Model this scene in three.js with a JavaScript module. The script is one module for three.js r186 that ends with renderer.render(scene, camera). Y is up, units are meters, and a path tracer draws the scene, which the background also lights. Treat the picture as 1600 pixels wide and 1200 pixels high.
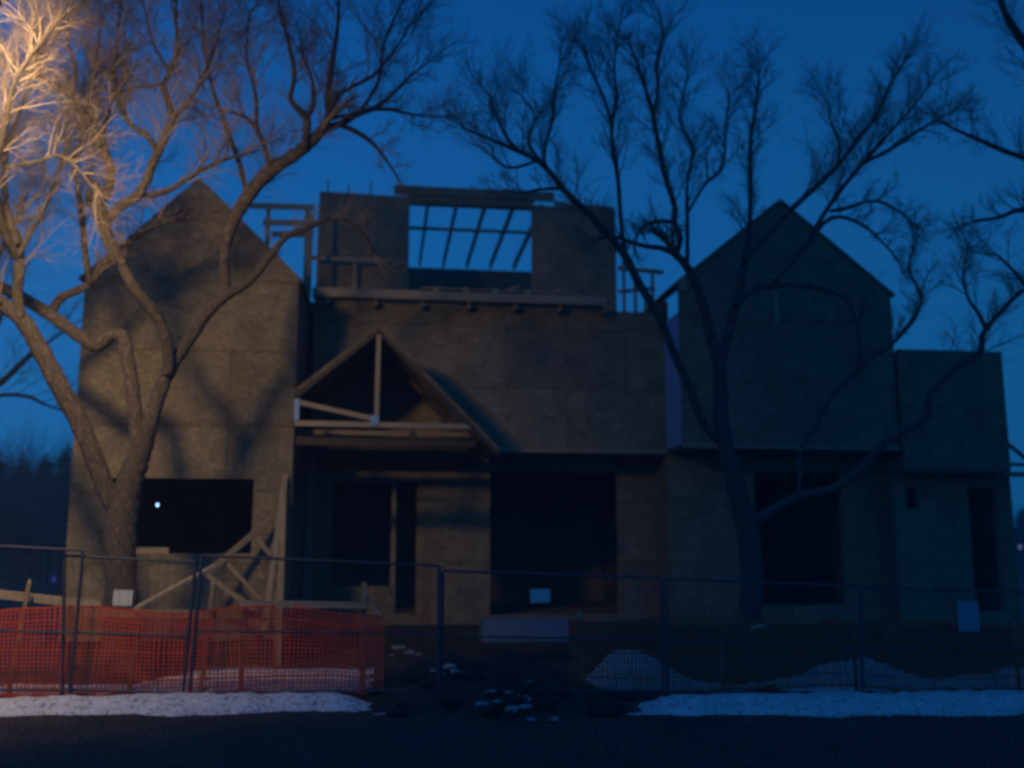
import * as THREE from 'three';
import { mergeGeometries } from 'three/addons/utils/BufferGeometryUtils.js';

// ---------- camera, sky, sun, exposure ----------
const scene = new THREE.Scene();
const R = THREE.MathUtils.degToRad;
const EYE = 1.8, FPX = 1550, PITCH = R(9.5), YAW = R(7.5);
const camera = new THREE.PerspectiveCamera(2 * Math.atan(600 / FPX) * 180 / Math.PI, 4 / 3, 0.1, 900);
camera.rotation.order = 'YXZ';
camera.position.set(0, EYE, 0);
camera.rotation.set(PITCH, -YAW, 0);
scene.add(camera);
camera.focus = 6; camera.userData.fStop = 0.95;   // a phone that missed its focus in the dark

const renderer = new THREE.WebGLRenderer();
renderer.toneMapping = THREE.LinearToneMapping;
renderer.toneMappingExposure = 1.0;
renderer.shadowMap.enabled = true;

// evening sky: deep blue, paler toward the horizon and a little toward the west (left)
{
  const W = 512, H = 256, d = new Float32Array(W * H * 4);
  const stops = [[-90, .0004, .004, .016], [-2, .0015, .02, .06], [0, .008, .13, .355], [9, .007, .12, .35], [16, .0065, .108, .345], [23, .0055, .094, .325], [32, .003, .066, .265], [45, .0025, .062, .26], [90, .002, .06, .255]];
  for (let j = 0; j < H; j++) for (let i = 0; i < W; i++) {
    const el = ((j + .5) / H - .5) * 180, az = ((i + .5) / W - .5) * 2 * Math.PI;
    let k = 0; while (k < stops.length - 2 && stops[k + 1][0] < el) k++;
    const a = stops[k], b = stops[k + 1], t = THREE.MathUtils.clamp((el - a[0]) / (b[0] - a[0]), 0, 1);
    const west = -Math.cos(az), w = 1 + .42 * west + .16 * (1 + Math.sin(az));
    for (let c = 0; c < 3; c++) d[(j * W + i) * 4 + c] = (a[c + 1] + (b[c + 1] - a[c + 1]) * t) * w;
    d[(j * W + i) * 4 + 3] = 1;
  }
  const sky = new THREE.DataTexture(d, W, H, THREE.RGBAFormat, THREE.FloatType);
  sky.mapping = THREE.EquirectangularReflectionMapping;
  sky.magFilter = sky.minFilter = THREE.LinearFilter; sky.needsUpdate = true;
  scene.background = sky; scene.environment = sky;
}
// last glow of the set sun, low in the west
const sun = new THREE.DirectionalLight(0xffe2c8, 0.006);
sun.position.set(-40, 9, -14); sun.target.position.set(3, 2, -16);
sun.castShadow = true; sun.shadow.radius = 40;
Object.assign(sun.shadow.camera, { left: -25, right: 25, top: 20, bottom: -20, near: 1, far: 90 });
scene.add(sun, sun.target);
// thin haze added to stand in for the lens glow round the street lamp
scene.fog = new THREE.FogExp2(0xe8ecf2, 0.0028);
const LAMP = new THREE.Vector3(-4.12, 6.9, -9.5);

// ---------- helpers ----------
function rng(seed) { let s = seed >>> 0; return () => { s = (s + 0x6D2B79F5) | 0; let t = Math.imul(s ^ (s >>> 15), 1 | s); t = (t + Math.imul(t ^ (t >>> 7), 61 | t)) ^ t; return ((t ^ (t >>> 14)) >>> 0) / 4294967296; }; }
const V = (x, y, z) => new THREE.Vector3(x, y, z);
const clamp = THREE.MathUtils.clamp, lerp = THREE.MathUtils.lerp;
const sstep = (a, b, x) => { const t = clamp((x - a) / (b - a), 0, 1); return t * t * (3 - 2 * t); };
function hash2(i, j, s = 0) { let h = Math.imul(i, 374761393) + Math.imul(j, 668265263) + Math.imul(s, 2147483647 ^ 0x5bd1e995); h = Math.imul(h ^ (h >>> 13), 1274126177); return ((h ^ (h >>> 16)) >>> 0) / 4294967296; }
function noise2(x, y, s = 0) { const i = Math.floor(x), j = Math.floor(y), u = x - i, v = y - j, a = u * u * (3 - 2 * u), b = v * v * (3 - 2 * v); return lerp(lerp(hash2(i, j, s), hash2(i + 1, j, s), a), lerp(hash2(i, j + 1, s), hash2(i + 1, j + 1, s), a), b); }
function fbm(x, y, s = 0, o = 4) { let r = 0, a = .5; for (let k = 0; k < o; k++) { r += a * noise2(x, y, s + k); x *= 2.03; y *= 2.03; a *= .5; } return r; }
// measured point: picture position (of 1600 x 1200) and distance -z in front of the street
const FWD = V(Math.sin(YAW) * Math.cos(PITCH), Math.sin(PITCH), -Math.cos(YAW) * Math.cos(PITCH));
const RGT = V(Math.cos(YAW), 0, Math.sin(YAW)), UPV = RGT.clone().cross(FWD);
function at(u, v, z) { const d = FWD.clone().addScaledVector(RGT, (u - 800) / FPX).addScaledVector(UPV, -(v - 600) / FPX); return d.multiplyScalar(z / d.z).add(V(0, EYE, 0)); }
const ground = (x, z) => -.016 * clamp(x + 2, 0, 14) + .06 * (fbm(x * .5 + 40, z * .5 + 40, 3, 3) - .45) + .022 * (fbm(x * 3 + 9, z * 3 + 5, 8, 2) - .4);

const used = {};
function numbered(n) { const k = used[n] = (used[n] ?? -1) + 1; return k ? `${n}_${String(k).padStart(3, '0')}` : n; }
function thing(name, label, category, [x, y, z] = [0, 0, 0], group) {
  const o = new THREE.Group(); o.name = numbered(name); o.position.set(x, y, z); scene.add(o);
  o.userData = { label, category }; if (group) o.userData.group = group; return o;
}
// geometries in world coordinates -> one named mesh under its thing
function originOf(p) { const o = V(0, 0, 0); while (p && p !== scene) { o.add(p.position); p = p.parent; } return o; }
function obj(name, geoms, material, parent = scene) {
  let g = Array.isArray(geoms) ? (geoms.length > 1 ? mergeGeometries(geoms.map(q => q.index ? q.toNonIndexed() : q)) : geoms[0]) : geoms;
  const o = originOf(parent); g.translate(-o.x, -o.y, -o.z);
  const m = new THREE.Mesh(g, material); m.name = parent === scene ? numbered(name) : name; m.castShadow = m.receiveShadow = true;
  parent.add(m); return m;
}
function tag(o, label, category, group) { o.userData = { ...o.userData, label, category }; if (group) o.userData.group = group; return o; }
function struct(o) { o.userData.kind = 'structure'; return o; }
// chamfered bar between two points, w across, h in the up direction; uv in metres along the grain
function box(x0, x1, y0, y1, z0, z1) { const g = new THREE.BoxGeometry(x1 - x0, y1 - y0, z1 - z0); g.translate((x0 + x1) / 2, (y0 + y1) / 2, (z0 + z1) / 2); return metreUV(g); }
function bar(a, b, w, h, up = V(0, 1, 0)) {
  const L = a.distanceTo(b), c = Math.min(w, h) * .06;
  const s = new THREE.Shape([[-w / 2 + c, -h / 2], [w / 2 - c, -h / 2], [w / 2, -h / 2 + c], [w / 2, h / 2 - c], [w / 2 - c, h / 2], [-w / 2 + c, h / 2], [-w / 2, h / 2 - c], [-w / 2, -h / 2 + c]].map(p => new THREE.Vector2(...p)));
  const g = new THREE.ExtrudeGeometry(s, { depth: L, bevelEnabled: false });
  const z = b.clone().sub(a).normalize(); let x = up.clone().cross(z); if (x.lengthSq() < 1e-6) x = V(1, 0, 0).cross(z); x.normalize(); const y = z.clone().cross(x);
  const uv = g.attributes.uv, p = g.attributes.position, n = g.attributes.normal;
  for (let i = 0; i < p.count; i++) { const nx = Math.abs(n.getX(i)); uv.setXY(i, p.getZ(i) + a.x * .37, (nx > .5 ? p.getY(i) : p.getX(i)) + a.y * .7 + a.z); }
  g.applyMatrix4(new THREE.Matrix4().makeBasis(x, y, z).setPosition(a)); return g;
}
function metreUV(g) { const p = g.attributes.position, n = g.attributes.normal, uv = g.attributes.uv; for (let i = 0; i < p.count; i++) { const ax = Math.abs(n.getX(i)), ay = Math.abs(n.getY(i)), az = Math.abs(n.getZ(i)); if (az >= ax && az >= ay) uv.setXY(i, p.getX(i), p.getY(i)); else if (ax >= ay) uv.setXY(i, p.getZ(i), p.getY(i)); else uv.setXY(i, p.getX(i), p.getZ(i)); } return g; }
// swept round limb with its own radius at each point
class Tubes {
  constructor() { this.p = []; this.n = []; this.uv = []; this.ix = []; }
  add(pts, rad, sides = 6, cap = true) {
    const base = this.p.length / 3, N = pts.length; let ref = V(.31, .2, .93), len = 0;
    for (let i = 0; i < N; i++) {
      const t = (i < N - 1 ? pts[i + 1].clone().sub(pts[i]) : pts[i].clone().sub(pts[i - 1]));
      if (i && i < N - 1) t.add(pts[i].clone().sub(pts[i - 1])); t.normalize();
      if (i) len += pts[i].distanceTo(pts[i - 1]);
      let x = ref.clone().addScaledVector(t, -ref.dot(t)); if (x.lengthSq() < 1e-5) x = V(1, 0, 0).addScaledVector(t, -t.x); x.normalize(); ref = x; const y = t.clone().cross(x);
      for (let k = 0; k <= sides; k++) { const a = k / sides * 2 * Math.PI, c = Math.cos(a), s = Math.sin(a), nx = x.x * c + y.x * s, ny = x.y * c + y.y * s, nz = x.z * c + y.z * s; this.p.push(pts[i].x + nx * rad[i], pts[i].y + ny * rad[i], pts[i].z + nz * rad[i]); this.n.push(nx, ny, nz); this.uv.push(k / sides * Math.max(.05, 6.28 * rad[0]), len); }
    }
    const w = sides + 1;
    for (let i = 0; i < N - 1; i++) for (let k = 0; k < sides; k++) { const a = base + i * w + k; this.ix.push(a, a + 1, a + w, a + 1, a + w + 1, a + w); }
    if (cap && rad[N - 1] > .006) { const c = this.p.length / 3, e = pts[N - 1]; this.p.push(e.x, e.y, e.z); this.n.push(0, 1, 0); this.uv.push(0, len); for (let k = 0; k < sides; k++) this.ix.push(base + (N - 1) * w + k, base + (N - 1) * w + k + 1, c); }
  }
  geo() { const g = new THREE.BufferGeometry(); g.setAttribute('position', new THREE.Float32BufferAttribute(this.p, 3)); g.setAttribute('normal', new THREE.Float32BufferAttribute(this.n, 3)); g.setAttribute('uv', new THREE.Float32BufferAttribute(this.uv, 2)); g.setIndex(this.ix); return g; }
}
function smooth(pts, rad, per = 4) {
  const c = new THREE.CatmullRomCurve3(pts, false, 'centripetal'), n = (pts.length - 1) * per, P = [], Q = [];
  for (let i = 0; i <= n; i++) { const t = i / n; P.push(c.getPoint(t)); const f = t * (pts.length - 1), k = Math.min(pts.length - 2, Math.floor(f)); Q.push(lerp(rad[k], rad[k + 1], f - k)); }
  return [P, Q];
}

// ---------- materials ----------
function tex(w, h, fn, srgb = false) { const d = new Uint8Array(w * h * 4); for (let j = 0; j < h; j++) for (let i = 0; i < w; i++) { const c = fn(i, j); for (let k = 0; k < 3; k++) d[(j * w + i) * 4 + k] = clamp(c[k] ?? c[0], 0, 1) * 255; d[(j * w + i) * 4 + 3] = 255; } const t = new THREE.DataTexture(d, w, h); t.wrapS = t.wrapT = THREE.RepeatWrapping; t.magFilter = THREE.LinearFilter; t.minFilter = THREE.LinearMipmapLinearFilter; t.generateMipmaps = true; if (srgb) t.colorSpace = THREE.SRGBColorSpace; t.needsUpdate = true; return t; }
const std = (r, g, b, rough = .9, o = {}) => { const m = new THREE.MeshStandardMaterial({ roughness: rough, side: THREE.DoubleSide, ...o }); m.color.setRGB(r, g, b); return m; };
// strand board: long flat chips in many directions, some pale, some dark
const osbTex = (() => {
  const N = 1024, f = new Float32Array(N * N).fill(.62), r = rng(77);
  for (let k = 0; k < 5200; k++) {
    const cx = r() * N, cy = r() * N, L = 18 + r() * 46, w = 4 + r() * 9, a = (r() - .5) * 1.7 + (r() < .25 ? 1.5 : 0), v = .6 + r() * .24 - (r() < .1 ? .1 : 0), ca = Math.cos(a), sa = Math.sin(a), e = Math.ceil(L / 2 + w);
    for (let y = -e; y <= e; y++) for (let x = -e; x <= e; x++) { const p = x * ca + y * sa, q = -x * sa + y * ca; if (Math.abs(p) < L / 2 && Math.abs(q) < w / 2 * (1 - Math.abs(p) / L * .8)) f[((cy + y + N | 0) % N) * N + ((cx + x + N | 0) % N)] = v + .05 * Math.sin(q * 1.7); }
  }
  return tex(N, N, (i, j) => { const v = f[j * N + i] * (.82 + .36 * fbm(i / 150, j / 150, 5, 3)); return [v, v * (.97 + .03 * v), v * (.92 + .1 * v)]; }, true);
})();
osbTex.repeat.set(.55, .55);
const OSB = [[.46, .35, .195], [.42, .32, .18], [.49, .37, .21], [.40, .30, .17], [.44, .33, .185]].map(c => std(...c, .85, { map: osbTex, bumpMap: osbTex, bumpScale: .0008 }));
const woodTex = tex(256, 256, (i, j) => { const v = .74 + .26 * fbm(i / 60, j / 5, 21, 4) - .16 * (noise2(i / 90, j / 2.2, 4) > .72); return [v, v * .97, v * .92]; }, true);
woodTex.repeat.set(.8, 2.4);
const LUMBER = [[.43, .34, .23], [.38, .30, .2], [.47, .38, .27]].map(c => std(...c, .8, { map: woodTex }));
const barkTex = tex(256, 512, (i, j) => { const a = noise2(i / 9 + 2 * fbm(i / 40, j / 80, 2, 2), j / 46, 31), b = fbm(i / 14, j / 30, 6, 4); const v = .35 + .75 * b * (.55 + .7 * Math.abs(a - .5) * 2); return [v, v * .96, v * .92]; }, true);
barkTex.repeat.set(2.2, 1.1);
const BARK = std(.22, .175, .145, .95, { map: barkTex, bumpMap: barkTex, bumpScale: .02 });
const TWIG = std(.22, .155, .12, .9);
const STEEL = std(.16, .17, .19, .5, { metalness: .7 }), FENCE = std(.05, .058, .075, .6, { metalness: .3 });
const WRAP = std(.2, .31, .5, .55);
const groundTex = tex(1024, 1024, (i, j) => { const a = fbm(i / 90, j / 90, 41, 4), b = fbm(i / 9, j / 9, 43, 3), c = noise2(i / 2.2, j / 2.2, 47); const v = .34 + .5 * a * (.4 + b) + .2 * (c - .5); return [v, v * (.9 + .06 * b), v * (.74 + .1 * a)]; }, true);
groundTex.repeat.set(.22, .22);
const CONC = std(.15, .145, .14, .95, { map: groundTex });
const snowTex = tex(256, 256, (i, j) => { const v = .86 + .2 * fbm(i / 22, j / 22, 12, 4) - .1; const d = 1 - .3 * sstep(.5, .7, fbm(i / 9 + 60, j / 9, 15, 4)); return [v * d, v * d * .99, v * d * .97]; }, true);
const SNOW = std(.78, .79, .82, .75, { map: snowTex });
const SOIL = std(.125, .095, .075, .97, { map: groundTex, bumpMap: groundTex, bumpScale: .02 });
const MUD = std(.055, .043, .034, .92, { map: groundTex, bumpMap: groundTex, bumpScale: .03 });
const ORANGE = std(.56, .065, .014, .6), PAPER = std(.5, .5, .5, .7), SIGN = std(.2, .23, .3, .6), SHADED_WOOD = std(.10, .07, .05, .85, { map: woodTex }), DIRTYSNOW = std(.42, .42, .43, .85, { map: snowTex }), DARKMETAL = std(.05, .055, .06, .5, { metalness: .6 });  // porch rafter and beam wood has the roof's shade darkened into its colour
const INNER = OSB[0];

// ---------- ground ----------
{
  const xs = [], zs = []; const line = (arr, pts) => { for (const [a, b, s] of pts) for (let q = a; q < b - 1e-6; q += s) arr.push(q); arr.push(pts[pts.length - 1][1]); };
  line(xs, [[-420, -60, 60], [-60, -14, 4], [-14, 16, .11], [16, 60, 4], [60, 420, 60]]);
  line(zs, [[-420, -60, 60], [-60, -26, 3], [-26, -17, .5], [-17, -7, .11], [-7, 10, 1], [10, 60, 10], [60, 360, 60]]);
  const p = [], uv = [], ix = [];
  for (const z of zs) for (const x of xs) { p.push(x, ground(x, z), z); uv.push(x, z); }
  const w = xs.length; for (let j = 0; j < zs.length - 1; j++) for (let i = 0; i < w - 1; i++) { const a = j * w + i; ix.push(a, a + w, a + 1, a + 1, a + w, a + w + 1); }
  const g = new THREE.BufferGeometry(); g.setAttribute('position', new THREE.Float32BufferAttribute(p, 3)); g.setAttribute('uv', new THREE.Float32BufferAttribute(uv, 2)); g.setIndex(ix); g.computeVertexNormals();
  struct(obj('ground', g, SOIL));
}

// ---------- the house under construction ----------
const HX = 3.7, HZ = -21;
const house = thing('house', 'half-built house sheathed in bare strand board with dark empty window openings', 'house', [HX, -.1, HZ]);
function part(name) { const o = new THREE.Group(); o.name = name; house.add(o); return o; }
const hr = rng(5);
// sheets of strand board on a plane: s along e1, t along e2, n outward; convex outline, rectangular openings
function clipPoly(poly, clip) {
  let out = poly;
  for (let i = 0; i < clip.length; i++) {
    const a = clip[i], b = clip[(i + 1) % clip.length], inside = p => (b[0] - a[0]) * (p[1] - a[1]) - (b[1] - a[1]) * (p[0] - a[0]) >= -1e-9, inp = out; out = [];
    for (let k = 0; k < inp.length; k++) {
      const p = inp[k], q = inp[(k + 1) % inp.length], ip = inside(p), iq = inside(q);
      if (ip) out.push(p);
      if (ip !== iq) { const d1 = (b[0] - a[0]) * (p[1] - a[1]) - (b[1] - a[1]) * (p[0] - a[0]), d2 = (b[0] - a[0]) * (q[1] - a[1]) - (b[1] - a[1]) * (q[0] - a[0]), t = d1 / (d1 - d2); out.push([p[0] + (q[0] - p[0]) * t, p[1] + (q[1] - p[1]) * t]); }
    }
    if (out.length < 3) return [];
  }
  return out;
}
function sheath(parent, { o, e1, e2, n }, outline, holes = [], pw = 2.44, ph = 1.22, name = 'board_sheet') {
  const TH = .014, GAP = .009;
  const S = outline.map(p => p[0]), T = outline.map(p => p[1]), s0 = Math.min(...S), s1 = Math.max(...S), t0 = Math.min(...T), t1 = Math.max(...T);
  { // solid backing added behind the sheets to stop sky light at the gaps
    const cs = [s0, s1], ct = [t0, t1], P = [], N = []; for (const h of holes) { cs.push(h[0] - .002, h[1] + .002); ct.push(h[2] - .002, h[3] + .002); } cs.sort((a, b) => a - b); ct.sort((a, b) => a - b);
    for (let a = 0; a < cs.length - 1; a++) for (let b = 0; b < ct.length - 1; b++) {
      const mx = (cs[a] + cs[a + 1]) / 2, my = (ct[b] + ct[b + 1]) / 2; if (cs[a + 1] - cs[a] < 1e-6 || ct[b + 1] - ct[b] < 1e-6 || mx < s0 || mx > s1 || my < t0 || my > t1 || holes.some(h => mx > h[0] - .003 && mx < h[1] + .003 && my > h[2] - .003 && my < h[3] + .003)) continue;
      const poly = clipPoly([[cs[a], ct[b]], [cs[a + 1], ct[b]], [cs[a + 1], ct[b + 1]], [cs[a], ct[b + 1]]], outline); if (poly.length < 3) continue;
      const q = d => poly.map(w => o.clone().addScaledVector(e1, w[0]).addScaledVector(e2, w[1]).addScaledVector(n, d)), A = q(-.008), B = q(-.03);
      const put = (t, nn) => { for (let k = 1; k < t.length - 1; k++) for (const v of [t[0], t[k], t[k + 1]]) { P.push(v.x, v.y, v.z); N.push(nn.x, nn.y, nn.z); } };
      put(A, n); put(B.slice().reverse(), n.clone().negate());
      for (let k = 0; k < poly.length; k++) { const m = (k + 1) % poly.length, u = poly[k], w = poly[m], nn = e1.clone().multiplyScalar(w[1] - u[1]).addScaledVector(e2, u[0] - w[0]).normalize(); put([B[k], B[m], A[m], A[k]], nn); }
    }
    const g = new THREE.BufferGeometry(); g.setAttribute('position', new THREE.Float32BufferAttribute(P, 3)); g.setAttribute('normal', new THREE.Float32BufferAttribute(N, 3)); g.setAttribute('uv', new THREE.Float32BufferAttribute(P.filter((_, i) => i % 3 < 2), 2));
    obj('gap_backing', g, INNER, parent);
  }
  let row = 0;
  for (let t = t0; t < t1 - .02; t += ph, row++) for (let s = s0 - (row % 2 ? pw / 2 : 0); s < s1 - .02; s += pw) {
    const jit = [hr() * .004, hr() * .004], r = [s + GAP / 2 + jit[0], s + pw - GAP / 2, t + GAP / 2 + jit[1], t + ph - GAP / 2];
    const cs = [r[0], r[1]], ct = [r[2], r[3]];
    for (const h of holes) { for (const q of [h[0], h[1]]) if (q > r[0] && q < r[1]) cs.push(q); for (const q of [h[2], h[3]]) if (q > r[2] && q < r[3]) ct.push(q); }
    cs.sort((a, b) => a - b); ct.sort((a, b) => a - b);
    const lift = hr() * .005, uo = hr() * 3, vo = hr() * 3, mat = OSB[Math.floor(hr() * OSB.length)], cells = new Map();
    const P3 = (q, d) => { const v = o.clone().addScaledVector(e1, q[0]).addScaledVector(e2, q[1]).addScaledVector(n, d); v.s = q[0]; v.t = q[1]; return v; };
    for (let a = 0; a < cs.length - 1; a++) for (let b = 0; b < ct.length - 1; b++) {
      const mx = (cs[a] + cs[a + 1]) / 2, my = (ct[b] + ct[b + 1]) / 2;
      if (cs[a + 1] - cs[a] < 1e-4 || ct[b + 1] - ct[b] < 1e-4 || holes.some(h => mx > h[0] && mx < h[1] && my > h[2] && my < h[3])) continue;
      const poly = clipPoly([[cs[a], ct[b]], [cs[a + 1], ct[b]], [cs[a + 1], ct[b + 1]], [cs[a], ct[b + 1]]], outline);
      if (poly.length >= 3) cells.set(a * 100 + b, poly);
    }
    while (cells.size) { // a sheet cut through by an opening is two pieces
      const P = [], N = [], U = [], todo = [cells.keys().next().value];
      const put = (pts, nn) => { for (let k = 1; k < pts.length - 1; k++) for (const q of [pts[0], pts[k], pts[k + 1]]) { P.push(q.x, q.y, q.z); N.push(nn.x, nn.y, nn.z); U.push(q.s + uo, q.t + vo); } };
      while (todo.length) {
        const id = todo.pop(), poly = cells.get(id); if (!poly) continue; cells.delete(id); todo.push(id + 1, id - 1, id + 100, id - 100);
        put(poly.map(q => P3(q, TH + lift)), n); put(poly.map(q => P3(q, lift)).reverse(), n.clone().negate());
        for (let k = 0; k < poly.length; k++) { const q = poly[k], w = poly[(k + 1) % poly.length], nn = e1.clone().multiplyScalar(w[1] - q[1]).addScaledVector(e2, q[0] - w[0]).normalize(); put([P3(q, lift), P3(w, lift), P3(w, TH + lift), P3(q, TH + lift)], nn); }
      }
      const g = new THREE.BufferGeometry(); g.setAttribute('position', new THREE.Float32BufferAttribute(P, 3)); g.setAttribute('normal', new THREE.Float32BufferAttribute(N, 3)); g.setAttribute('uv', new THREE.Float32BufferAttribute(U, 2));
      obj(name, g, mat, parent);
    }
  }
}
const FRONT = z => ({ o: V(0, 0, z), e1: V(1, 0, 0), e2: V(0, 1, 0), n: V(0, 0, 1) });
const rect = (a, b, c, d) => [[a, c], [b, c], [b, d], [a, d]];
// rough timber frame round an opening
function opening(parent, x0, x1, y0, y1, z, d = .14, extra = []) {
  const t = .038, L = () => LUMBER[Math.floor(hr() * 3)], w = new THREE.Group(); w.name = 'opening_frame'; parent.add(w);
  const f = z - .004;
  obj('jamb', box(x0 - t, x0 + .002, y0, y1, f - d, f), L(), w); obj('jamb', box(x1 - .002, x1 + t, y0, y1, f - d, f), L(), w);
  obj('header', box(x0 - t, x1 + t, y1 - .002, y1 + .2, f - d, f - .001), L(), w); obj('sill', box(x0 - t, x1 + t, y0 - t, y0 + .002, f - d, f - .002), L(), w);
  for (const [a, b, c, e, nm] of extra) obj(nm ?? 'stud', box(a, b, c, e, f - d + .02, f - .03), L(), w);
}
const ZL = -17, ZC = -19, ZCG = -20, ZR = -18, ZRG = -19, ZB = -17.9, ZBG = -18.4;
// left gabled wing
{
  const w = part('left_gable_wall');
  const gable = [[-5, .35], [-1.48, .35], [-1.48, 6.45], [-3.26, 8.16], [-5, 6.40]];
  const low = [[-5, .35], [-1.48, .35], [-1.48, 3.9], [-5, 3.9]];
  sheath(w, FRONT(ZL), low, [[-4.40, -2.1, 1.74, 2.97]]);
  sheath(w, FRONT(ZL + .035), [[-5, 3.9], [-1.48, 3.9], [-1.48, 6.45], [-3.26, 8.16], [-5, 6.40]], []);
  opening(w, -4.40, -2.1, 1.74, 2.97, ZL, .14, [[-4.40, -3.42, 1.742, 1.84, 'packer']]);
  obj('belly_band', bar(V(-5, 3.875, ZL + .02), V(-1.48, 3.875, ZL + .02), .035, .06), OSB[3], w);
  const s = part('left_wing_side_wall');
  sheath(s, { o: V(-1.48, 0, 0), e1: V(0, 0, -1), e2: V(0, 1, 0), n: V(1, 0, 0) }, rect(17.02, 22, .35, 6.4));
  sheath(s, { o: V(-5, 0, 0), e1: V(0, 0, 1), e2: V(0, 1, 0), n: V(-1, 0, 0) }, rect(-25, -17.02, .35, 6.35));
  const r = part('left_wing_roof');
  for (const q of [-1, 1]) { const e2 = V(q * -1.76, 1.72, 0).normalize(); sheath(r, { o: V(q < 0 ? -5.12 : -1.4, q < 0 ? 6.3 : 6.36, -16.96), e1: V(0, 0, q < 0 ? 1 : -1), e2, n: V(q * 1.72, 1.76, 0).normalize() }, q < 0 ? rect(-8, 0, 0, 2.62) : rect(0, 8, 0, 2.58)); }
}
// rear of the building, decks and foundation
{
  const s = part('shell');
  obj('rear_wall', box(-5, 12.2, .35, 6.5, -25.15, -25), INNER, s);
  obj('ground_floor', box(-5, 5.6, .3, .5, -25, ZCG - .16), INNER, s);
  obj('ground_floor', box(5.6, 12.2, .3, .5, -25, -19.2), INNER, s);
  obj('ground_floor', box(-4.98, -1.5, .3, .5, ZCG - .16, ZL - .16), INNER, s);
  obj('upper_floor', box(-4.98, -1.5, 3.66, 3.88, -25, ZL - .03), INNER, s);
  obj('upper_floor', box(-1.46, 5.58, 3.71, 3.95, -25, ZC - .02), INNER, s);
  obj('upper_floor', box(5.6, 9.93, 3.75, 3.95, -25, ZR - .02), INNER, s);
  obj('upper_floor', box(9.95, 12.13, 3.34, 3.6, -25, ZB - .02), INNER, s);
  obj('attic_floor', box(-1.46, 5.58, 6.34, 6.54, -25, ZC - .02), INNER, s);
  obj('partition', box(-1.56, -1.5, .5, 6.4, -25, -22.02), INNER, s);
  obj('partition', box(5.6, 5.72, .5, 6.8, -25, -19.1), INNER, s);
  obj('partition', box(9.94, 10.06, .5, 3.7, -25, -19.2), INNER, s);
  const f = part('foundation');
  for (const [a, b, z0, z1] of [[-4.97, -1.5, ZL - .2, ZL - .02], [-1.4, 5.6, ZCG - .2, ZCG - .02], [5.65, 9.9, ZRG - .2, ZRG - .02], [9.95, 12.4, ZBG - .2, ZBG - .02]]) obj('footing_wall', box(a, b, -.35, .36, z0, z1), CONC, f);
}
// centre: ground floor set back under the upper wall
{
  const g = part('entry_wall');
  sheath(g, FRONT(ZCG), rect(-1.47, 5.6, .35, 3.7), [[-.95, .72, 1.1, 3.14], [.32, .72, .55, 1.12], [2.19, 4.82, .52, 3.37]]);
  opening(g, -.95, .72, .55, 3.14, ZCG, .14, [[.22, .31, .552, 3.138], [-.95, .22, .86, .90, 'rail']]);
  opening(g, 2.19, 4.82, .52, 3.37, ZCG, .14);
  obj('corner_post', box(-1.44, -1.28, .5, 3.66, ZCG + .05, ZCG + .19), LUMBER[0], g);
  const u = part('upper_centre_wall');
  sheath(u, FRONT(ZC), rect(-1.28, 5.585, 3.69, 6.5));
  obj('bottom_trim', bar(V(1.3, 3.70, ZC + .035), V(5.58, 3.70, ZC + .035), .03, .07), LUMBER[0], u);
  obj('soffit', box(-1.28, 5.58, 3.66, 3.69, ZCG + .02, ZC), OSB[3], u);
  obj('end_board', box(-1.34, -1.285, 3.69, 8.5, ZC - .1, ZC + .012), LUMBER[1], u);
  // walkway along the foot of the attic wall
  const k = part('walkway');
  obj('plank', box(-1.37, 4.3, 6.56, 6.60, ZC + .03, ZC + .32), LUMBER[2], k);
  obj('edge_board', bar(V(-1.37, 6.65, ZC + .34), V(4.34, 6.65, ZC + .34), .035, .17), LUMBER[2], k);
  for (const x of [.98, 1.56, 2.14, 2.77, 3.33]) obj('bracket', box(x - .06, x + .06, 6.57, 6.84, ZC + .24, ZC + .32), LUMBER[2], k);
  obj('loose_plank', bar(V(.7, 6.80, ZC + .26), V(3.3, 6.80, ZC + .18), .16, .035), LUMBER[0], k);
  obj('loose_plank', bar(V(3.3, 6.80, ZC + .3), V(4.45, 6.66, ZC + .2), .14, .035), LUMBER[1], k);
  for (let x = -1.1; x < 4.4; x += .9) obj('joist_end', box(x, x + .045, 6.42, 6.56, ZC + .012, ZC + .3), LUMBER[1], k);
}
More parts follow.
